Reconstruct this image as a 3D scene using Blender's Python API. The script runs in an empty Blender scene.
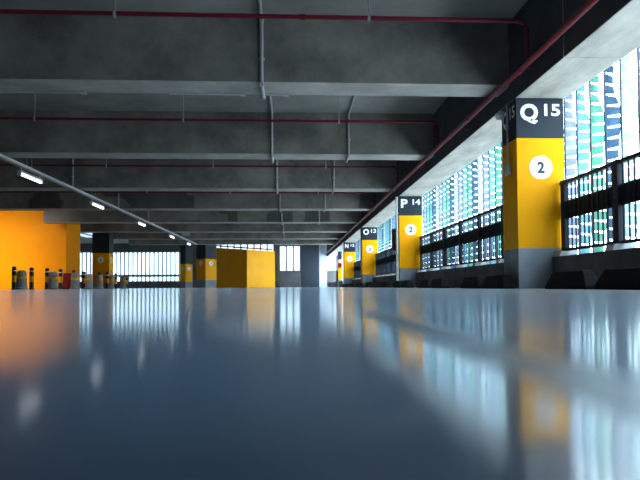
import bpy, bmesh, math, random
from mathutils import Vector, Matrix
random.seed(7)
C = bpy.context.scene.collection
SC = bpy.context.scene
F = 565.0                                   # focal length in pixels of the 640x480 frame

# ------------------------------------------------------------------ camera
yaw, pitch, roll = math.atan(29 / F), math.radians(1.8), 0.006
fw = Vector((math.sin(yaw) * math.cos(pitch), math.cos(yaw) * math.cos(pitch), math.sin(pitch)))
rt0 = Vector((math.cos(yaw), -math.sin(yaw), 0))
up0 = rt0.cross(fw)
rt = rt0 * math.cos(roll) - up0 * math.sin(roll)
up = rt0 * math.sin(roll) + up0 * math.cos(roll)
CAMH = 0.04
eye = Vector((0, 0, CAMH))
SHY = (286.6 - 240 - F * math.tan(pitch)) / 640
cam_d = bpy.data.cameras.new('camera')
cam = bpy.data.objects.new('camera', cam_d)
C.objects.link(cam)
M = Matrix((rt, up, -fw)).transposed().to_4x4()
M.translation = eye
cam.matrix_world = M
cam_d.sensor_width = 36
cam_d.lens = F / 640 * 36
cam_d.shift_y = SHY
cam_d.clip_start = 0.01
cam_d.clip_end = 300
cam_d.dof.use_dof = True
cam_d.dof.focus_distance = 8.0
cam_d.dof.aperture_fstop = 2.2
SC.camera = cam

def at(px, py, Y):
    """the point at distance Y that the photograph shows at a pixel"""
    a, b = (px - 320) / F, (240 - py) / F + SHY * 640 / F
    d = fw + rt * a + up * b
    return eye + d * (Y / d.y)

def ax(px, Y, py=286.5):
    return at(px, py, Y).x

# ------------------------------------------------------------------ materials
def mat(name, col, rough=0.6, metal=0.0, spec=0.5, emit=None, es=0.0):
    m = bpy.data.materials.new(name); m.use_nodes = True
    b = m.node_tree.nodes['Principled BSDF']
    b.inputs['Base Color'].default_value = (*col, 1)
    b.inputs['Roughness'].default_value = rough
    b.inputs['Metallic'].default_value = metal
    b.inputs['Specular IOR Level'].default_value = spec
    if emit:
        b.inputs['Emission Color'].default_value = (*emit, 1)
        b.inputs['Emission Strength'].default_value = es
    return m

def noisy(name, c0, c1, scale=1.5, rough=0.7, spec=0.3, lo=0.3, hi=0.7, stretch=(1, 1, 1), detail=6, bump=0.0, patches=None):
    """two-tone blotchy material in object space"""
    m = mat(name, c0, rough, spec=spec)
    nt = m.node_tree; N = nt.nodes; L = nt.links
    b = N['Principled BSDF']
    tc = N.new('ShaderNodeTexCoord'); mp = N.new('ShaderNodeMapping')
    mp.inputs['Scale'].default_value = stretch
    L.new(tc.outputs['Object'], mp.inputs['Vector'])
    n = N.new('ShaderNodeTexNoise'); n.inputs['Scale'].default_value = scale
    n.inputs['Detail'].default_value = detail; n.inputs['Roughness'].default_value = 0.62
    L.new(mp.outputs['Vector'], n.inputs['Vector'])
    r = N.new('ShaderNodeValToRGB')
    r.color_ramp.elements[0].position = lo; r.color_ramp.elements[0].color = (*c0, 1)
    r.color_ramp.elements[1].position = hi; r.color_ramp.elements[1].color = (*c1, 1)
    L.new(n.outputs['Fac'], r.inputs['Fac'])
    out = r.outputs['Color']
    if patches:
        v = N.new('ShaderNodeTexVoronoi'); v.distance = 'CHEBYCHEV'; v.inputs['Scale'].default_value = 0.9
        v.inputs['Randomness'].default_value = 0.9
        L.new(tc.outputs['Object'], v.inputs['Vector'])
        sp = N.new('ShaderNodeSeparateColor'); L.new(v.outputs['Color'], sp.inputs['Color'])
        gt = N.new('ShaderNodeMath'); gt.operation = 'GREATER_THAN'; gt.inputs[1].default_value = patches
        L.new(sp.outputs['Red'], gt.inputs[0])
        mx = N.new('ShaderNodeMix'); mx.data_type = 'RGBA'; mx.blend_type = 'MULTIPLY'
        mx.inputs['B'].default_value = (0.5, 0.5, 0.52, 1)
        L.new(gt.outputs[0], mx.inputs['Factor']); L.new(out, mx.inputs['A'])
        out = mx.outputs['Result']
    L.new(out, b.inputs['Base Color'])
    if bump:
        bp = N.new('ShaderNodeBump'); bp.inputs['Strength'].default_value = bump; bp.inputs['Distance'].default_value = 0.02
        L.new(n.outputs['Fac'], bp.inputs['Height']); L.new(bp.outputs['Normal'], b.inputs['Normal'])
    return m

M_beam = noisy('beam_concrete', (.135, .128, .115), (.33, .305, .265), 1.2, .8, lo=.32, hi=.70, bump=.25)
M_under = noisy('bounce_lit_soffit', (.36, .34, .31), (.58, .55, .50), 1.5, .8)  # paler underside: light bounced off the floor painted into the concrete colour
M_beam_patch = noisy('patched_concrete', (.17, .158, .137), (.34, .315, .27), 1.0, .8, patches=.68)
M_slab = noisy('slab_concrete', (.24, .232, .215), (.40, .385, .355), .8, .85)
M_edge = noisy('edge_concrete', (.32, .30, .265), (.54, .51, .455), 1.6, .8, stretch=(2.2, .8, 1))
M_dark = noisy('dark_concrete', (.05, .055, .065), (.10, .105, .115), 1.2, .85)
M_par = noisy('parapet_concrete', (.075, .075, .08), (.15, .15, .15), 2.5, .85)
M_back = noisy('wall_concrete', (.10, .10, .105), (.18, .18, .18), .8, .85)
M_base = noisy('column_base_concrete', (.22, .25, .28), (.34, .37, .40), 3.0, .7)
M_yel = noisy('yellow_paint', (.92, .40, .001), (.97, .45, .002), 1.2, .5, spec=.12)
M_yel_l = noisy('light_yellow_paint', (.90, .40, .001), (.95, .47, .004), 1.2, .5, spec=.12)
M_org = noisy('orange_paint', (.84, .30, .001), (.90, .35, .002), .6, .55, spec=.1)
M_navy = noisy('navy_paint', (.018, .026, .040), (.026, .036, .052), 2.0, .5)
M_white = mat('white_paint', (.86, .86, .88), .5)
M_numeral = mat('numeral_paint', (.02, .025, .05), .5)
M_red = mat('red_pipe_paint', (.20, .010, .028), .33)
M_red2 = mat('red_plastic', (.20, .004, .006), .5, spec=.15)
M_steel = mat('galvanised_steel', (.50, .51, .52), .5, .2)
M_fence = mat('dark_fence_steel', (.016, .022, .036), .6, spec=.3)
M_grout = mat('grout_pad', (.45, .47, .48), .8)
M_rubber = mat('black_rubber', (.006, .007, .009), .7, spec=.15)
M_black = mat('black_plastic', (.015, .015, .017), .5)
M_bol = noisy('bollard_concrete', (.30, .28, .27), (.42, .40, .38), 4, .8)
M_tube = mat('tube_light', (.9, .9, .9), .4, emit=(1, .97, .95), es=3.0)
M_house = mat('fixture_housing', (.50, .52, .54), .5)
M_led = mat('green_led', (.02, .5, .25), .4, emit=(.05, 1, .5), es=1.2)
M_mull = mat('window_metal', (.20, .23, .27), .5, .3)

def glass():
    m = bpy.data.materials.new('thin_glass'); m.use_nodes = True
    nt = m.node_tree; nt.nodes.clear()
    o = nt.nodes.new('ShaderNodeOutputMaterial'); t = nt.nodes.new('ShaderNodeBsdfTransparent')
    t.inputs['Color'].default_value = (.55, .57, .58, 1)
    g = nt.nodes.new('ShaderNodeBsdfGlossy'); g.inputs['Roughness'].default_value = .05
    x = nt.nodes.new('ShaderNodeMixShader'); x.inputs[0].default_value = .06
    nt.links.new(t.outputs[0], x.inputs[1]); nt.links.new(g.outputs[0], x.inputs[2]); nt.links.new(x.outputs[0], o.inputs[0])
    return m
M_glass = glass()

def frosted():
    m = bpy.data.materials.new('dimming_skylight_pane'); m.use_nodes = True
    nt = m.node_tree; nt.nodes.clear()
    o = nt.nodes.new('ShaderNodeOutputMaterial'); t = nt.nodes.new('ShaderNodeBsdfTranslucent')
    t.inputs['Color'].default_value = (.36, .37, .38, 1); nt.links.new(t.outputs[0], o.inputs[0])
    return m

def blade_mat(name, col):
    m = bpy.data.materials.new(name); m.use_nodes = True
    nt = m.node_tree; nt.nodes.clear(); N = nt.nodes; L = nt.links
    o = N.new('ShaderNodeOutputMaterial')
    tc = N.new('ShaderNodeTexCoord'); n = N.new('ShaderNodeTexNoise'); n.inputs['Scale'].default_value = 4.0
    n.inputs['Detail'].default_value = 3
    L.new(tc.outputs['Object'], n.inputs['Vector'])
    r = N.new('ShaderNodeValToRGB')
    r.color_ramp.elements[0].position = .35; r.color_ramp.elements[0].color = (*[c * .7 for c in col], 1)
    r.color_ramp.elements[1].position = .68; r.color_ramp.elements[1].color = (*[min(1, c * 1.35) for c in col], 1)
    L.new(n.outputs['Fac'], r.inputs['Fac'])
    t = N.new('ShaderNodeBsdfTranslucent'); d = N.new('ShaderNodeBsdfDiffuse')
    L.new(r.outputs['Color'], t.inputs['Color']); L.new(r.outputs['Color'], d.inputs['Color'])
    x = N.new('ShaderNodeMixShader'); x.inputs[0].default_value = .35
    L.new(t.outputs[0], x.inputs[1]); L.new(d.outputs[0], x.inputs[2]); L.new(x.outputs[0], o.inputs[0])
    return m

def floor_mat():
    m = bpy.data.materials.new('glossy_floor'); m.use_nodes = True
    nt = m.node_tree; N = nt.nodes; L = nt.links; b = N['Principled BSDF']
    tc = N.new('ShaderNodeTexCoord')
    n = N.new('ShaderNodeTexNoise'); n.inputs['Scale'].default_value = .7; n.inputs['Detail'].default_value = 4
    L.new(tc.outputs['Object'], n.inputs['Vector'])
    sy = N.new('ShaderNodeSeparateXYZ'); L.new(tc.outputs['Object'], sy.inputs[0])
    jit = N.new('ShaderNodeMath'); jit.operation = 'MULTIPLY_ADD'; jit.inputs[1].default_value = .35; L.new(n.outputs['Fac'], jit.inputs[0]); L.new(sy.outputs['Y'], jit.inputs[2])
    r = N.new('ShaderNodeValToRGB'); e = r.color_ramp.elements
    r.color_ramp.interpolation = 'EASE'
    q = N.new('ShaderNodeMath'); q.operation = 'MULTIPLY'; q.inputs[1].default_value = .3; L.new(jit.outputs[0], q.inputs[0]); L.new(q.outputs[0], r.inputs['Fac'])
    e[0].position = .07; e[0].color = (.014, .070, .165, 1)      # near shade and far pale haze painted into the colour by distance
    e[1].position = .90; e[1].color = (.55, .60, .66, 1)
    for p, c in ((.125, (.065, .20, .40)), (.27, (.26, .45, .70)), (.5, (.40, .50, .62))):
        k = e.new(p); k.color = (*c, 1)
    # a worn, less polished strip that runs lengthwise
    sp = N.new('ShaderNodeSeparateXYZ'); L.new(tc.outputs['Object'], sp.inputs[0])
    def ramp(sock, e0, e1):
        q = N.new('ShaderNodeMapRange'); q.interpolation_type = 'SMOOTHSTEP'
        q.inputs['From Min'].default_value = e0; q.inputs['From Max'].default_value = e1
        L.new(sock, q.inputs['Value']); return q.outputs['Result']
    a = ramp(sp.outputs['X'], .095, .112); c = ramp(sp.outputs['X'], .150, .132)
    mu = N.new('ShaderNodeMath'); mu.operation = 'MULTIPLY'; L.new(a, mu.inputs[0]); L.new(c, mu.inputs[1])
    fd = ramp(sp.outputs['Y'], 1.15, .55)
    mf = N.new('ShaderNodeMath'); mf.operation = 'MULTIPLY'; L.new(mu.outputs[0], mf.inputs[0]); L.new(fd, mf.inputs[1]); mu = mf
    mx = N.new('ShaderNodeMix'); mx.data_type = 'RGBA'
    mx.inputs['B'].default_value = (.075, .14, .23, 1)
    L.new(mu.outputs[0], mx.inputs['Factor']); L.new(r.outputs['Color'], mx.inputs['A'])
    L.new(mx.outputs['Result'], b.inputs['Base Color'])
    ro = N.new('ShaderNodeMapRange'); ro.inputs['To Min'].default_value = .09; ro.inputs['To Max'].default_value = .13
    L.new(n.outputs['Fac'], ro.inputs['Value'])
    ad = N.new('ShaderNodeMath'); ad.operation = 'MULTIPLY_ADD'; ad.inputs[1].default_value = .35
    L.new(mu.outputs[0], ad.inputs[0]); L.new(ro.outputs['Result'], ad.inputs[2])
    L.new(ad.outputs[0], b.inputs['Coat Roughness'])
    b.inputs['Roughness'].default_value = .42
    b.inputs['Coat Weight'].default_value = .85; b.inputs['Coat IOR'].default_value = 1.65
    
    b.inputs['IOR'].default_value = 1.5
    b.inputs['Specular IOR Level'].default_value = .4
    b.inputs['Sheen Weight'].default_value = .28; b.inputs['Sheen Roughness'].default_value = .35; b.inputs['Sheen Tint'].default_value = (.45, .72, 1, 1)
    return m
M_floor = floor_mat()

# ------------------------------------------------------------------ mesh helpers
class MB:
    def __init__(s): s.v, s.f, s.m = [], [], []
    def add(s, vs, fs, k=0):
        o = len(s.v); s.v += [tuple(v) for v in vs]; s.f += [tuple(i + o for i in f) for f in fs]; s.m += [k] * len(fs); return s
    def box(s, a, b, k=0):
        x0, y0, z0 = a; x1, y1, z1 = b
        vs = [(x0, y0, z0), (x1, y0, z0), (x1, y1, z0), (x0, y1, z0), (x0, y0, z1), (x1, y0, z1), (x1, y1, z1), (x0, y1, z1)]
        return s.add(vs, [(0, 3, 2, 1), (4, 5, 6, 7), (0, 1, 5, 4), (1, 2, 6, 5), (2, 3, 7, 6), (3, 0, 4, 7)], k)
    def prism(s, poly, ext, k=0):
        """polygon (3-D points) pushed along ext"""
        n = len(poly); e = Vector(ext)
        vs = [Vector(p) for p in poly] + [Vector(p) + e for p in poly]
        fs = [tuple(range(n - 1, -1, -1)), tuple(range(n, 2 * n))] + [(i, (i + 1) % n, n + (i + 1) % n, n + i) for i in range(n)]
        return s.add(vs, fs, k)
    def tube(s, pts, r, n=10, k=0):
        pts = [Vector(p) for p in pts]; rings = []
        for i, p in enumerate(pts):
            d = (pts[min(i + 1, len(pts) - 1)] - pts[max(i - 1, 0)]).normalized()
            ref = Vector((0, 0, 1)) if abs(d.z) < .8 else Vector((0, 1, 0))
            u = d.cross(ref).normalized(); w = u.cross(d)
            sc = 1.0
            if 0 < i < len(pts) - 1:
                c = (pts[i + 1] - p).normalized().dot(d); sc = 1 / max(c, .5)
            rings.append([p + (u * math.cos(t) + w * math.sin(t)) * r * (sc if 0 else 1) for t in [2 * math.pi * j / n for j in range(n)]])
        vs = [v for ring in rings for v in ring]; fs = []
        for i in range(len(pts) - 1):
            for j in range(n):
                fs.append((i * n + j, i * n + (j + 1) % n, (i + 1) * n + (j + 1) % n, (i + 1) * n + j))
        fs.append(tuple(range(n - 1, -1, -1))); fs.append(tuple((len(pts) - 1) * n + j for j in range(n)))
        return s.add(vs, fs, k)
    def lathe(s, prof, c=(0, 0, 0), n=20, k=0):
        """profile of (radius, z) turned about the vertical through c"""
        vs, fs = [], []
        for r, z in prof:
            for j in range(n):
                t = 2 * math.pi * j / n; vs.append((c[0] + r * math.cos(t), c[1] + r * math.sin(t), c[2] + z))
        for i in range(len(prof) - 1):
            for j in range(n):
                fs.append((i * n + j, i * n + (j + 1) % n, (i + 1) * n + (j + 1) % n, (i + 1) * n + j))
        fs.append(tuple(range(n - 1, -1, -1))); fs.append(tuple((len(prof) - 1) * n + j for j in range(n)))
        return s.add(vs, fs, k)
    def build(s, name, mats, parent=None, smooth=False, bevel=0.0, loc=None):
        me = bpy.data.meshes.new(name); me.from_pydata(s.v, [], s.f)
        for m in (mats if isinstance(mats, (list, tuple)) else [mats]): me.materials.append(m)
        me.polygons.foreach_set('material_index', s.m)
        bm = bmesh.new(); bm.from_mesh(me); bmesh.ops.recalc_face_normals(bm, faces=bm.faces)
        bm.to_mesh(me); bm.free()
        if smooth:
            me.polygons.foreach_set('use_smooth', [True] * len(me.polygons))
            try: me.set_sharp_from_angle(angle=math.radians(40))
            except Exception: pass
        me.update()
        o = bpy.data.objects.new(name, me); C.objects.link(o)
        if parent: o.parent = parent
        if loc: o.location = loc
        if bevel:
            b = o.modifiers.new('bevel', 'BEVEL'); b.width = bevel; b.segments = 2; b.limit_method = 'ANGLE'
        return o

def tag(o, label=None, cat=None, group=None, kind=None):
    if label: o['label'] = label
    if cat: o['category'] = cat
    if group: o['group'] = group
    if kind: o['kind'] = kind
    return o

def empty(name, loc, rz=0):
    o = bpy.data.objects.new(name, None); C.objects.link(o); o.location = loc; o.rotation_euler = (0, 0, rz)
    o.empty_display_size = .1
    return o

def copy_tree(o, parent=None):
    c = o.copy(); C.objects.link(c); c.parent = parent
    for ch in list(o.children): copy_tree(ch, c)
    return c

def struct(o, label=None):
    o['kind'] = 'structure'
    if label: o['label'] = label
    return o

ORD = ['first', 'second', 'third', 'fourth', 'fifth', 'sixth', 'seventh', 'eighth', 'ninth', 'tenth', 'eleventh', 'twelfth', 'thirteenth',
       'fourteenth', 'fifteenth', 'sixteenth', 'seventeenth', 'eighteenth', 'nineteenth', 'twentieth', 'twenty-first', 'twenty-second',
       'twenty-third', 'twenty-fourth', 'twenty-fifth']

def text_data(s, bold=.02):
    cu = bpy.data.curves.new('lettering', 'FONT'); cu.body = s; cu.offset = bold; cu.extrude = 0.0; cu.resolution_u = 6
    o = bpy.data.objects.new('lettering_source', cu); C.objects.link(o)
    dg = bpy.context.evaluated_depsgraph_get()
    me = bpy.data.meshes.new_from_object(o.evaluated_get(dg))
    vs = [v.co.copy() for v in me.vertices]; fs = [tuple(p.vertices) for p in me.polygons]
    bpy.data.objects.remove(o); bpy.data.curves.remove(cu); bpy.data.meshes.remove(me)
    x0 = min(v.x for v in vs); x1 = max(v.x for v in vs); y0 = min(v.y for v in vs); y1 = max(v.y for v in vs)
    return [((v.x - x0) / (x1 - x0), (v.y - y0) / (y1 - y0)) for v in vs], fs

def glyphs(s, bold):
    """each character of a word as its own outline, ordered along the line"""
    vs, fs = text_data(s, bold); par = list(range(len(vs)))
    def find(i):
        while par[i] != i: par[i] = par[par[i]]; i = par[i]
        return i
    for f in fs:
        for i in f[1:]: par[find(i)] = find(f[0])
    key = {}
    for i, v in enumerate(vs): key[(round(v[0], 5), round(v[1], 5))] = key.get((round(v[0], 5), round(v[1], 5)), i); par[find(i)] = find(key[(round(v[0], 5), round(v[1], 5))])
    comps = {}
    for f in fs: comps.setdefault(find(f[0]), []).append(f)
    out = []
    for c in sorted(comps.values(), key=lambda c: min(vs[i][0] for f in c for i in f)):
        ids = sorted({i for f in c for i in f}); m = {j: n for n, j in enumerate(ids)}
        out.append(([vs[j] for j in ids], [tuple(m[i] for i in f) for f in c]))
    return out

def text_on(name, s, org, u, x0, x1, z0, z1, m, parent, bold=.02):
    """flat lettering filling x0..x1 along u and z0..z1 on a face through org, one part per character"""
    u = Vector(u); o = Vector(org)
    for vs, fs in glyphs(s, bold):
        mb = MB(); mb.add([o + u * (x0 + (x1 - x0) * a) + Vector((0, 0, z0 + (z1 - z0) * b)) for a, b in vs], fs)
        mb.build(name, m, parent)

# ------------------------------------------------------------------ the setting
SLAB = 3.56
LEFT = 2.93
RIGHT = 3.565
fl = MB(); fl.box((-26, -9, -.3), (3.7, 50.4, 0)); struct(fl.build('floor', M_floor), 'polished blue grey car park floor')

ce = MB()
hx0, hx1, hy0, hy1 = -14.6, -11.6, 34.8, 41.2           # a light well far left
for a, b in (((-26, -9), (4.0, hy0)), ((-26, hy0), (hx0, hy1)), ((hx1, hy0), (4.0, hy1)), ((-26, hy1), (4.0, 50.4))):
    z = SLAB + (.35 if a[1] == hy1 else 0)
    ce.box((a[0], a[1], z), (b[0], b[1], z + .25))
ce.box((-26, hy1 - .1, SLAB + .2), (4.0, hy1, SLAB + .6))
struct(ce.build('ceiling', M_slab), 'grey concrete ceiling slab between the beams')

sk = MB()
for i in range(4):
    x = hx0 + (hx1 - hx0) * i / 3; sk.box((max(hx0, x - .04), hy0, SLAB + .02), (min(hx1, x + .04), hy1, SLAB + .14))
w = struct(sk.build('window_5', M_mull), 'pale skylight in the dark ceiling far left')
sk = MB(); sk.box((hx0, hy0, SLAB + .08), (hx1, hy1, SLAB + .09)); sk.build('pane', frosted(), w)  # translucent pane added to dim the sky light from the well
# transverse beams
FB = 565 * 2.66
BY = [F * 2.66 * (.00488 + .00266 * i) for i in range(8)]
beam_names = ['nearest wide concrete ceiling beam across the top of the frame', 'second concrete ceiling beam from the camera', 'third concrete ceiling beam from the camera',
              'fourth ceiling beam, passing just in front of the orange wall, with darker repair patches', 'fifth ceiling beam with dark patches, ending before the orange wall', 'sixth ceiling beam from the camera',
              'seventh ceiling beam from the camera', 'farthest low concrete ceiling beam']
for i, y in enumerate(BY):
    xl = -16.0 if i < 4 else -10.0
    z0 = 2.70
    p = [(xl, y + .02, z0), (xl, y, z0 + .02), (xl, y, SLAB), (xl, y + .45, SLAB), (xl, y + .45, z0 + .02), (xl, y + .43, z0)]
    mb = MB(); mb.prism(p, (LEFT - xl - .005, 0, 0))
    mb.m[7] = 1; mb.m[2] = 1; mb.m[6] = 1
    o = mb.build('ceiling_beam', [M_beam_patch if i in (3, 4) else M_beam, M_under])
    struct(o, beam_names[i]); o['group'] = 'concrete ceiling beams'

# edge beam above the columns, cast in lengths with an open joint
segs = [(-9, 5.84), (5.855, 13.84), (13.855, 21.84), (21.855, 29.84), (29.855, 50)]
for i, (a, b) in enumerate(segs):
    mb = MB(); mb.box((LEFT, a, 2.48), (RIGHT + .02, min(b, 46.4), SLAB if i < 4 else SLAB + .34))
    mb.m[:] = [1 if f == 5 else 0 for f in range(6)]  # room-side face takes the dark concrete, its shade painted in
    struct(mb.build('edge_beam', [M_edge, M_dark], bevel=.012), ['pale edge beam nearest the camera above the window', 'pale edge beam over column Q', 'edge beam over column P', 'edge beam over column O', 'farthest edge beam'][i])

# parapets between the columns
COLY = [7.14 + 8.0 * i for i in range(5)]
edges = [-9] + COLY + [50]
for i in range(len(edges) - 1):
    a = edges[i] + (.505 if i else 0); b = edges[i + 1] - .005
    mb = MB(); mb.box((3.37, a, 0), (3.68, b, .405))
    struct(mb.build('wall_right', M_par, bevel=.01), 'low dark parapet below the fence')

# back wall with its openings
WY = 50.0; TOP = SLAB + .35
ops = [(ax(60, WY), ax(191.5, WY), .55, 3.18), (ax(214, WY), ax(274, WY), 1.42, 3.86), (ax(279.5, WY), ax(300.5, WY), 1.42, 3.68), (ax(326, WY), ax(339, WY), 1.42, 3.68)]
mb = MB(); x = -26
for a, b, z0, z1 in ops:
    mb.box((x, WY, 0), (a, WY + .3, TOP)); mb.box((a, WY, 0), (b, WY + .3, z0)); mb.box((a, WY, z1), (b, WY + .3, TOP)); x = b
mb.box((x, WY, 0), (4.0, WY + .3, TOP))
struct(mb.build('wall_back', M_back), 'grey back wall below and between the far windows')
for i, (a, b, z0, z1) in enumerate(ops):
    n = max(2, round((b - a) / (.36 if i == 0 else .6))); fr = MB()
    for k in range(n + 1):
        x = a + (b - a) * k / n; w = .045 if i == 0 else .065
        fr.box((max(a, x - w), WY + .08, z0), (min(b, x + w), WY + .2, z1))
    fr.box((a, WY + .09, z1 - .07), (b, WY + .19, z1)); fr.box((a, WY + .09, z0), (b, WY + .19, z0 + .06))
    if i == 0: fr.box((a, WY + .02, .98), (b, WY + .07, 1.18))
    w = struct(fr.build('window_%d' % (i + 1), M_mull), ['wide far window band with dark rail at the left', 'window above the yellow block', 'window left of the dark pillar', 'window right of the dark pillar'][i])
    pn = MB(); pn.box((a, WY + .13, z0), (b, WY + .14, z1)); pn.build('pane', M_glass, w)

# left walls
mb = MB(); mb.box((-16.3, -9, 0), (-16, 24.5, SLAB)); struct(mb.build('wall_left', M_dark))
mb = MB(); mb.box((-26.3, 24, 0), (-26, 50, TOP)); struct(mb.build('wall_left', M_dark))
mb = MB(); mb.box((3.70, -9, 0), (3.9, 1.0, SLAB)); struct(mb.build('wall_right', M_dark))  # unseen wall added to block window light beside and behind the camera
mb = MB(); mb.box((-16, -9.3, 0), (3.66, -9, SLAB)); struct(mb.build('wall_rear_light_block', M_dark))  # unseen, added to shut out light from behind the camera
core_y = 24.5
cx0, cx1 = ax(66, core_y), ax(80, 25.1)
mb = MB(); mb.prism([(-20, core_y, 0), (cx0, core_y, 0), (cx1, 25.1, 0), (ax(79, 26.1), 26.1, 0), (-20, 26.1, 0)], (0, 0, SLAB))
struct(mb.build('wall_core', M_org), 'bright orange painted wall of the stair core')

# ------------------------------------------------------------------ columns
def column(label, cx, cy, w, d, rz, zb, zn, ztop, letter, number, digit, side=0, left_text=False, dim=False, yel=None, disc_z=1.57):
    root = empty('column', (cx, cy, 0), rz)
    tag(root, label, 'column', None, 'thing')
    sh = MB()
    h, e = w / 2, d / 2
    for k, (a, b) in enumerate(((0, zb), (zb, zn), (zn, ztop))): sh.box((-h, -e, a), (h, e, b), k)
    sh.build('shaft', [M_base, yel or M_yel, M_navy], root, bevel=.006)
    s = w / .63
    hz = ztop - 2.48
    faces = [((-h, -e - .003, 0), (1, 0, 0), w, 'front')]
    if side > 0: faces.append(((h + .003, -e, 0), (0, 1, 0), d, 'side'))
    if left_text: faces.append(((-h - .003, e, 0), (0, -1, 0), d, 'left'))
    for org, u, wd, nm in faces:
        q = wd / .63
        if letter:
            wl = {'P': .185, 'N': .20, 'M': .26}.get(letter, .235)
            text_on('letter', letter, org, u, .055 * q, (.055 + wl) * q, (2.14 if letter == 'Q' else 2.165) + hz, 2.405 + hz, M_white, root, .045)
            if number: text_on('digit', number, org, u, .372 * q, .582 * q, 2.245 + hz, 2.405 + hz, M_white, root, .03)
        if digit is not None and nm != 'left':
            dm = MB(); o = Vector(org); uu = Vector(u); nrm = Vector((uu.y, -uu.x, 0)); c = o + uu * (wd * .50) + Vector((0, 0, disc_z)); R = .155 * min(1, q)
            n = 36
            ring = [c + uu * R * math.cos(2 * math.pi * i / n) + Vector((0, 0, R * math.sin(2 * math.pi * i / n))) for i in range(n)]
            dm.add(ring, [tuple(range(n))])
            dd = dm.build('number_disc', M_white, root)
            text_on('numeral', digit, o + nrm * .003, u, wd * .5 - .047, wd * .5 + .047, disc_z - .075, disc_z + .075, M_numeral, dd, .035)
    return root

cw, cd = RIGHT - LEFT, .50
info = [('Q', '15', 'large yellow column marked Q 15 with a white number 2 disc'), ('P', '14', 'yellow column marked P 14, second along the right side'),
        ('O', '13', 'yellow column marked O 13, third along the right side'), ('N', '12', 'small yellow column, fourth along the right side')]
for i, (l, nn, lab) in enumerate(info):
    column(lab, LEFT + cw / 2, COLY[i] + cd / 2, cw, cd, 0, .52, 1.956, 2.479, l, nn, '2', left_text=(i == 0))
column('farthest yellow column of the right side, with a red sign', 3.42, COLY[4] + .225, .28, .45, 0, .52, 1.956, 2.479, None, None, None)

# left-hand columns of the ramp area, turned to it
def fit_col(label, px0, pxc, px1, Y, rz, **kw):
    pass
YM = 29.0
xm0, xm1 = ax(92, YM), ax(109, YM)
column('brown shaded column marked M 11 behind the row of bollards', (xm0 + xm1) / 2, YM + .35, xm1 - xm0, .7, 0, .3, 1.80, SLAB - .002, 'M', '11', '2', side=1, disc_z=1.45)
def turned(label, px0, px1, Y, rz, w, letter, number, zb=.50, zn=1.93):
    c = (ax(px0, Y) + ax(px1, Y)) / 2
    column(label, c, Y + w * .6, w, w, rz, zb, zn, (TOP if Y > 41.2 else SLAB) - .002, letter, number, '2', side=1, yel=M_yel)
turned('column turned to the ramp beside the dark yellow wall', 195.3, 215, 36.6, math.radians(-42), .915, 'N', '12', zn=1.86)
turned('small far column before the wide left window', 179, 191.5, 46.5, math.radians(-42), .72, None, None, zb=.5, zn=1.95)

# ------------------------------------------------------------------ yellow ramp walls
p0 = at(215.3, 286.5, 42.0); p1 = at(247, 286.5, 38.8); p2 = at(275, 286.5, 42.0)
rb = MB(); q = [(p0.x, p0.y, 2.97), (p1.x, p1.y, 2.60), (p2.x, p2.y, 2.68), (p2.x - .3, p2.y + .6, 2.68), (p0.x, p2.y + .6, 2.97)]
rb.add([(a, b, 0) for a, b, c in q] + q, [(4, 3, 2, 1, 0), (5, 6, 7, 9), (7, 8, 9)] + [(i, (i + 1) % 5, 5 + (i + 1) % 5, 5 + i) for i in range(5)])
tag(rb.build('ramp_enclosure', M_yel_l, bevel=.01), 'low yellow painted block with a dark and a bright face at the far end', 'wall block', None, 'thing')

# dark pillar, added strip for the lit back wall, grey pier
def pier(name, px0, px1, Y, m, label, d=.5):
    mb = MB(); a, b = ax(px0, Y), ax(px1, Y)
    mb.box((a, Y, 0), (b, Y + d, (TOP if Y > 41.2 else SLAB) - .002)); mb.box((a - .02, Y - .02, 0), (b + .02, Y + d + .02, .16))
    tag(mb.build(name, m), label, 'pillar', None, 'thing')
M_pillar = mat('slate_paint', (.045, .06, .085), .6)
M_pale = mat('lit_wall_tint', (.62, .70, .78), .6)  # light on the back wall painted in as a pale blue colour
pier('pillar', 301, 319, 44, M_pillar, 'wide slate grey pillar between the far windows')
pier('lit_wall_strip', 319.6, 327, 46.5, M_pale, 'pale blue strip of lit back wall right of the slate grey pillar', .3)
pier('pier', 274.2, 279, 48, M_back, 'narrow grey pier right of the yellow block', .4)

# ------------------------------------------------------------------ fences
FX, FH = 3.505, 1.37
def fence(ya, yb, label, n=None):
    root = empty('railing_fence', (FX, ya, 0)); tag(root, label, 'fence', 'dark railings between the yellow columns')
    L = yb - ya
    mb = MB(); mb.box((-.025, 0, FH - .04), (.025, L, FH)); mb.build('top_rail', M_fence, root)
    mb = MB(); mb.box((-.02, 0, .475), (.02, L, .505)); mb.build('bottom_rail', M_fence, root)
    mb = MB()
    y = .06
    while y < L - .03:
        mb.box((-.007, y - .007, .50), (.007, y + .007, FH - .035)); y += .1
    mb.build('bars', M_fence, root)
    mb = MB(); mb.prism([(.012, 0, .885), (.055, 0, .90), (.055, 0, 1.10), (.012, 0, 1.115)], (0, L, 0)); mb.build('guard_plate', M_fence, root)
    y = L - .08
    while y > .03:
        mb = MB(); mb.box((-.03, y - .045, .47), (.03, y + .045, FH + .01))
        for z in (.60, .95, 1.2): mb.lathe([(.012, -.006), (.012, .006)], (-.033, y, z), 8)
        o = mb.build('post', M_fence, root)
        ft = MB(); ft.prism([(-.12, y - .075, .406), (.12, y - .075, .406), (.09, y - .075, .475), (-.09, y - .075, .475)], (0, .15, 0))
        ft.build('foot', M_grout, o)
        y -= 1.18
    return root
names = ['railing fence right of column Q, nearest the camera', 'railing fence between columns P and Q', 'railing fence between columns O and P', 'railing fence between the third and fourth column']
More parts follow.
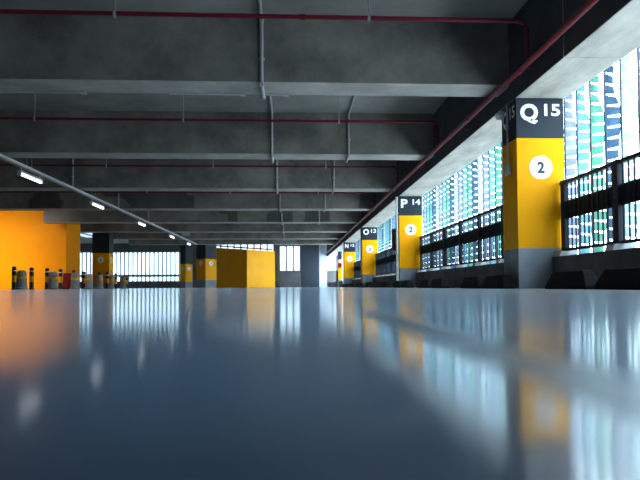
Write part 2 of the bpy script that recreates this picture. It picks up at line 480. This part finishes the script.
for i in range(4):
    ya = (COLY[i - 1] + cd + .02) if i else 1.5
    fence(ya, COLY[i] - .02, names[i])

# ------------------------------------------------------------------ wheel stops
def stop_mesh():
    mb = MB(); L, H = .84, .18
    prof = [(-.09, 0), (.09, 0), (.055, H), (-.055, H)]
    vs = []
    for y, s, dz in ((-L / 2, 1, 0), (-L / 2 + .10, 1, 1), (L / 2 - .10, 1, 1), (L / 2, 1, 0)): pass
    b = [(-.09, -L / 2, 0), (.09, -L / 2, 0), (.09, L / 2, 0), (-.09, L / 2, 0)]
    m = [(-.085, -L / 2, .03), (.085, -L / 2, .03), (.085, L / 2, .03), (-.085, L / 2, .03)]
    t = [(-.05, -L / 2 + .12, H), (.05, -L / 2 + .12, H), (.05, L / 2 - .12, H), (-.05, L / 2 - .12, H)]
    fs = [(3, 2, 1, 0), (8, 9, 10, 11)]
    for k in (0, 4):
        for i in range(4): fs.append((k + i, k + (i + 1) % 4, k + 4 + (i + 1) % 4, k + 4 + i))
    mb.add(b + m + t, fs)
    return mb.build('wheel_stop', M_rubber, bevel=.012)
first = None
ws = [(5.02 + 3.02 * k) for k in range(9)]
cnt = 0
for k, c in enumerate(ws):
    for s in (-1, 1):
        y = c + s * (.50 if k else .49)
        if first is None: o = first = stop_mesh()
        else: o = first.copy(); C.objects.link(o)
        o.location = (2.80, y, 0)
        cnt += 1
        tag(o, 'black rubber wheel stop, %s in line from the camera along the parapet' % ORD[cnt - 1], 'wheel stop', 'wheel stops along the parapet')

# ------------------------------------------------------------------ facade blades
pal = [('pale mint', (.27, .38, .38)), ('navy blue', (.045, .08, .13)), ('green', (.08, .21, .16)), ('cyan', (.11, .24, .29)), ('lavender', (.15, .18, .25)),
       ('teal', (.05, .16, .18)), ('pale blue', (.18, .27, .33))]
BM = [(n, blade_mat(n.replace(' ', '_') + '_screen', c)) for n, c in pal]
M_line = mat('blade_post_metal', (.03, .03, .06), .5)
def theta(z): return math.radians(65 + 50 * math.tanh((abs(z - 1.7) - .65) / .4))
def BWz(z): return .200 - .06 * math.exp(-((z - 2.66) / .26) ** 2)
def blade_mesh(m, nm):
    mb = MB(); z = -.1; P = .148; rows = []
    def pt(t, z):
        th = theta(z); return (math.sin(th) * t * BWz(z), -math.cos(th) * t * BWz(z), z)
    T = [0, .15, .94, 1.0]
    while z < 3.3:
        # solid strip then a tapering slot with margins
        za, zb, zc = z, z + .114, z + P
        for (t0, t1) in ((T[0], T[1]), (T[1], T[2]), (T[2], T[3])):
            up_ = .012 if True else 0
            mb.add([pt(t0, za), pt(t1, za), pt(t1, zb - .010 * t1), pt(t0, zb + .016 * (1 - t0))], [(0, 1, 2, 3)])
        for (t0, t1) in ((T[0], T[1]), (T[2], T[3])):
            mb.add([pt(t0, zb + .016 * (1 - t0)), pt(t1, zb - .010 * t1), pt(t1, zc), pt(t0, zc)], [(0, 1, 2, 3)])
        z += P
    me = mb.build('facade_blade', m)
    pm = MB(); pm.tube([(0, 0, -.1), (0, 0, 3.35)], .012, 6); pm.build('edge_post', M_line, me)
    return me
protos = {}
XA, pitchY = 4.15, .365
bays = [('right of column Q', 3.6, 8.6), ('between columns P and Q', 8.6, 17.6), ('between columns O and P', 17.6, 26.6), ('past column O', 26.6, 40.0)]
y = 6.83 - pitchY * 8
idx = -8
counts = [0] * 4
seq = {0: 0, 1: 1, 2: 2, 3: 3, 4: 4, -1: 6}
rnd = random.Random(3)
prev = -1
while y < 38:
    k = idx % 5
    nm, m = BM[k]
    if k not in protos: o = protos[k] = blade_mesh(m, nm)
    else: o = copy_tree(protos[k])
    o.location = (XA, y, 0)
    for bi, (bn, a, b) in enumerate(bays):
        if a <= y < b:
            counts[bi] += 1
            n_ = counts[bi]
            tag(o, 'slotted %s sun screen blade %s, %s from the near end' % (nm, bn, ORD[min(n_, 25) - 1] if n_ <= 25 else 'farthest'), 'sun screen blade', 'sun screen blades outside the railing')
    y += pitchY; idx += 1
# a ledge outside that carries the blades
mb = MB(); mb.box((3.70, -9, -.3), (4.6, 50, -.12)); struct(mb.build('trim_1', M_par), 'outer ledge that carries the screen blades')

# ------------------------------------------------------------------ red sprinkler pipes
PZ = 3.10
PY = [6.32, 10.34, 14.30, 18.30]
def arc(pts):
    return pts
for i, yy in enumerate(PY):
    root = empty('sprinkler_pipe', (-6, yy, PZ)); tag(root, ['nearest red sprinkler branch pipe along the top edge', 'second red sprinkler branch pipe across the ceiling', 'third red sprinkler branch pipe across the ceiling', 'fourth red sprinkler branch pipe across the ceiling'][i], 'pipe', 'red sprinkler branch pipes')
    xe = 2.74; r = .025
    pts = [(-9.9, 0, 0), (xe + 6 - .10, 0, 0), (xe + 6 - .03, 0, -.03), (xe + 6, 0, -.10), (xe + 6, 0, -(PZ - 2.66))]
    mb = MB(); mb.tube(pts, r, 12); mb.build('pipe_run', M_red, root, smooth=True)
    for cx_ in (xe - .10, xe - 2.6):
        cp = MB(); a = cx_ + 6; cp.tube([(a - .03, 0, 0), (a + .03, 0, 0)], r * 1.35, 12); cp.build('coupling', M_red, root, smooth=True)
    for hx in (-4.6, -1.95, .9):
        hg = MB(); a = hx + 6
        hg.tube([(a, 0, 0.0), (a, 0, SLAB - PZ)], .008, 6); hg.tube([(a - .015, 0, 0), (a + .015, 0, 0)], r * 1.25, 12)
        hg.tube([(a, 0, 0), (a, 0, -.05)], .014, 8)
        hg.build('hanger', M_steel, root)
root = empty('ceiling_main_pipe', (2.77, 0, 2.64)); tag(root, 'long red sprinkler main running along the edge beam', 'pipe', None, 'thing')
mb = MB(); mb.tube([(0, 1.5, 0), (0, 46, 0)], .038, 14); mb.build('pipe_run', M_red, root, smooth=True)
yy = 4.6
while yy < 34:
    cl = MB(); cl.tube([(0, yy - .05, 0), (0, yy + .05, 0)], .046, 14); cl.box((0, yy - .012, .02), (.158, yy + .012, .045)); cl.build('clamp', M_red, root, smooth=True); yy += 2.0
# far red pipe over the ramp enclosure
rp = MB(); a = at(206, 245.0, 41.6); b = at(247, 248, 38.6); c = at(272, 249.5, 41.6)
rp.tube([a, b, c], .05, 8); tag(rp.build('ramp_pipe', M_red2, smooth=True), 'thin red pipe above the yellow block', 'pipe')

# ------------------------------------------------------------------ conduits hugging the beams
def conduit(x, i0, i1, r, label, start=None):
    pts = []
    e = r + .004
    ys = start if start is not None else BY[i0] - 1.5
    pts.append((x, ys, SLAB - e))
    for i in range(i0, i1 + 1):
        y_ = BY[i]
        pts += [(x, y_ - e, SLAB - e), (x, y_ - e, 2.70 - e), (x, y_ + .45 + e, 2.70 - e), (x, y_ + .45 + e, SLAB - e)]
    pts.append((x, BY[i1] + 1.6, SLAB - e))
    mb = MB()
    for a, b in zip(pts[:-1], pts[1:]):
        mb.tube([a, b], r, 8)
    for a in pts[1:-1]:
        mb.box((x - r * 1.1, a[1] - r * 1.1, a[2] - r * 1.1), (x + r * 1.1, a[1] + r * 1.1, a[2] + r * 1.1))
    root = mb.build('ceiling_conduit', M_steel, smooth=True)
    tag(root, label, 'conduit', 'grey conduits following the ceiling beams', 'thing')
    cl = MB()
    for i in range(i0, i1 + 1):
        cl.box((x - .04, BY[i] - .022, 3.0), (x + .04, BY[i] - .002, 3.03))
    cl.build('clips', M_steel, root)
conduit(-.37, 0, 6, .024, 'grey steel conduit down the middle of the beams', start=4.5)
conduit(1.18, 1, 4, .020, 'grey steel conduit on the beams right of the middle')
conduit(-5.80, 1, 4, .022, 'grey steel conduit on the beams above the light track')
hc = MB()
for a, b in ((-5.3, -2.8), (-1.65, -.65), (-.33, -.05)):
    hc.tube([(a, BY[0] + .40, 2.684), (b, BY[0] + .40, 2.684)], .012, 8)
    hc.box((b - .03, BY[0] + .37, 2.67), (b + .03, BY[0] + .43, 2.698))
tag(hc.build('thin_conduit', M_steel), 'thin conduit pieces under the nearest ceiling beam', 'conduit')

# ------------------------------------------------------------------ light track on the left
TX, TZ = -5.62, 2.575
root = empty('light_track', (TX, 8, TZ)); tag(root, 'grey cable tray hung along the ceiling at the left', 'cable tray')
mb = MB(); mb.prism([(-.055, 0, 0), (.055, 0, 0), (.055, 0, .06), (.045, 0, .06), (.045, 0, .01), (-.045, 0, .01), (-.045, 0, .06), (-.055, 0, .06)], (0, 26, 0)); mb.build('channel', M_steel, root)
yy = 4.4
while yy < 25:
    for dx in (-.05, .05):
        hg = MB(); hg.tube([(dx, yy, .02), (dx, yy, SLAB - TZ)], .007, 6); hg.build('hanger_rod', M_steel, root)
    yy += 4.0
LY = [12.46, 16.67, 21.5, 26.9, 31.3]
lf = None
for i, yy in enumerate(LY):
    if lf is None:
        lf = empty('ceiling_tube_light', (TX, yy, TZ - .155))
        mb = MB(); mb.prism([(-.05, -.52, .05), (-.035, -.52, .03), (.035, -.52, .03), (.05, -.52, .05), (.04, -.52, .075), (-.04, -.52, .075)], (0, 1.04, 0)); mb.build('housing', M_house, lf)
        mb = MB(); mb.tube([(0, -.48, .005), (0, .48, .005)], .03, 12); mb.build('tube', M_tube, lf, smooth=True)
        for s in (-.5, .5):
            mb = MB(); mb.box((-.04, s - .02, -.03), (.04, s + .02, .06)); mb.build('end_cap', M_house, lf)
        for s in (-.45, .45):
            mb = MB(); mb.box((-.012, s - .012, .07), (.012, s + .012, .154)); mb.build('bracket', M_steel, lf)
        o = lf
    else:
        o = copy_tree(lf); o.location = (TX, yy, TZ - .155)
    LF0 = lf; last_light = o
    tag(o, ['lit tube light under the cable tray, nearest and largest', 'lit tube light, second along the cable tray', 'lit tube light, third along the cable tray', 'lit tube light, fourth along the cable tray', 'lit tube light, farthest along the cable tray'][i], 'light', 'tube lights under the cable tray', 'thing')
sx = MB(); sx.box((-.02, .545, -.02), (.02, .575, .03)); sx.box((-.01, .515, .0), (.01, .55, .015))
sx.build('indicator_lamp', M_led, LF0)['label'] = 'tiny green indicator light'
jb = at(186, 234, 30); mb = MB(); mb.box((jb.x - .2, jb.y - .06, jb.z - .11), (jb.x + .2, jb.y + .06, jb.z + .11)); mb.box((jb.x - .01, jb.y - .01, jb.z + .1), (jb.x + .01, jb.y + .01, SLAB))
tag(mb.build('junction_box', M_house, bevel=.01), 'pale junction box hung above the end of the cable tray', 'box')
ft = at(161, 242.5, 38); o = copy_tree(last_light); o.location = ft; o.rotation_euler = (0, 0, math.radians(84)); o.name = 'batten_light'
mb = MB()
for s in (-.4, .4): mb.tube([(0, s, .06), (0, s, SLAB - ft.z)], .008, 6)
mb.build('hanger', M_steel, o)
tag(o, 'lone tube light hung across the dark ceiling before the left window', 'light', None, 'thing'); o.pop('group', None)

# ------------------------------------------------------------------ devices on the columns
root = empty('switch_riser', (2.922, 7.37, 1.58)); tag(root, 'conduit and switch box on the shaded side of column Q', 'switch box')
mb = MB(); mb.box((-.05, -.055, -.07), (0, .055, .07)); mb.build('switch_box', M_house, root, bevel=.008)
mb = MB(); mb.tube([(-.02, 0, .06), (-.02, 0, .89)], .014, 8); mb.build('riser', M_steel, root, smooth=True)
root = empty('dome_camera', (2.86, 7.53, 2.36)); tag(root, 'small white dome camera at the top of column Q', 'camera')
mb = MB(); mb.lathe([(.0, -.06), (.035, -.05), (.052, -.02), (.055, .0)], n=16); mb.build('dome', M_white, root, smooth=True)
mb = MB(); mb.lathe([(.06, 0), (.06, .03), (.02, .04)], n=16); mb.box((-.015, -.015, .03), (.062, .015, .06)); mb.build('mount', M_house, root)
M_hose = mat('brown_red_cabinet', (.16, .035, .035), .5)
mb = MB(); mb.box((2.80, 15.37, 1.02), (2.927, 15.57, 1.62)); mb.box((2.795, 15.40, 1.08), (2.80, 15.54, 1.56))
tag(mb.build('hose_cabinet', M_hose, bevel=.01), 'dark red cabinet mounted on the left side of column P', 'cabinet')
for i, (yc, l) in enumerate(((15.20, 'white downpipe on the left side of column P'), (31.20, 'white downpipe on the left side of the fourth column'))):
    mb = MB(); mb.tube([(2.885, yc, .0), (2.885, yc, 2.47)], .035, 12)
    for z in (.4, 1.2, 2.0): mb.tube([(2.885, yc, z), (2.885, yc, z + .04)], .042, 12)
    tag(mb.build('downpipe', M_white, smooth=True), l, 'pipe', 'white downpipes')
root = empty('extinguisher_sign', (3.30, 39.12, 1.66)); tag(root, 'small red sign on the farthest right column', 'sign')
mb = MB(); mb.box((-.02, -.01, -.32), (.24, .01, .32)); mb.build('plate', M_red2, root)
mb = MB(); mb.box((.02, -.014, .02), (.20, -.011, .24)); mb.build('white_square', M_white, root)

# ------------------------------------------------------------------ bollards
def post_proto():
    root = empty('marker_post', (0, 0, 0))
    mb = MB(); mb.lathe([(.10, 0), (.10, .02), (.075, .03), (.075, .72), (.065, .74), (.065, .76), (.075, .77), (.075, .79), (.05, .81), (.01, .815)]); mb.build('shaft', M_black, root, smooth=True)
    mb = MB(); mb.lathe([(.077, .26), (.077, .50)]); mb.build('yellow_band', M_yel_l, root, smooth=True)
    mb = MB(); mb.lathe([(.077, .65), (.077, .69)]); mb.build('white_band', M_white, root, smooth=True)
    return root
def bol_proto():
    root = empty('concrete_bollard', (0, 0, 0))
    mb = MB(); mb.lathe([(.20, 0), (.20, .05), (.165, .08), (.155, .55), (.145, .60), (.11, .645), (.05, .66)]); mb.build('body', M_bol, root, smooth=True)
    mb = MB(); mb.lathe([(.162, .38), (.160, .47)]); mb.build('yellow_band', M_yel_l, root, smooth=True)
    return root
pp, bp_ = post_proto(), bol_proto()
posts = [(14, 20.4), (31.5, 21.5), (47, 22.2), (60.3, 23.4), (73.6, 24.55), (83.7, 26.8), (99, 28.0), (107.3, 28.3), (115.8, 31.0), (126.7, 34.0)]
bols = [(21.6, 19.8), (53, 21.9), (75, 23.2), (89, 25.2), (99.3, 26.6), (110.8, 28.7), (123, 31.3)]
for i, (px, Y) in enumerate(posts):
    o = pp if i == 0 else copy_tree(pp)
    o.location = (ax(px, Y), Y, 0)
    tag(o, 'black marker post with a yellow band, %s from the left of the row' % ORD[i], 'post', 'black marker posts before the orange wall')
for i, (px, Y) in enumerate(bols):
    o = bp_ if i == 0 else copy_tree(bp_)
    o.location = (ax(px, Y), Y, 0)
    tag(o, 'grey concrete bollard with a yellow stripe, %s from the left of the row' % ORD[i], 'bollard', 'concrete bollards before the orange wall')
mb = MB(); xa, xb = ax(63.5, 24.0), ax(78, 24.0)
mb.prism([(xa, 23.85, 0), (xa, 23.80, .06), (xa, 23.88, .22), (xa, 23.95, .66), (xa, 24.15, .66), (xa, 24.22, .22), (xa, 24.30, .06), (xa, 24.25, 0)], (xb - xa, 0, 0))
tag(mb.build('barrier_block', M_red2, bevel=.015), 'dark red plastic barrier block at the corner of the orange wall', 'barrier')

# ------------------------------------------------------------------ light
def area(name, loc, target, sx, sy, power, col):
    l = bpy.data.lights.new(name, 'AREA'); l.shape = 'RECTANGLE'; l.size = sx; l.size_y = sy; l.energy = power; l.color = col
    o = bpy.data.objects.new(name, l); C.objects.link(o); o.location = loc
    o.rotation_euler = (Vector(target) - Vector(loc)).to_track_quat('-Z', 'Y').to_euler()
    return o
area('unseen_core_fill', (-14.6, 20.2, 3.3), (-14.3, 24.5, 1.0), 8.0, .2, 120, (1, .97, .92)).data.spread = math.radians(85)  # unseen lamp added to brighten the orange core wall
w = bpy.data.worlds.new('overcast'); SC.world = w; w.use_nodes = True
bg = w.node_tree.nodes['Background']; bg.inputs['Color'].default_value = (.70, .88, 1.0, 1); bg.inputs['Strength'].default_value = 6.5
SC.view_settings.view_transform = 'Standard'
SC.view_settings.look = 'None'
SC.view_settings.exposure = 0.5
SC.view_settings.gamma = 0.88
SC.cycles.use_denoising = True
SC.cycles.max_bounces = 10
SC.cycles.diffuse_bounces = 5
SC.cycles.sample_clamp_indirect = 8
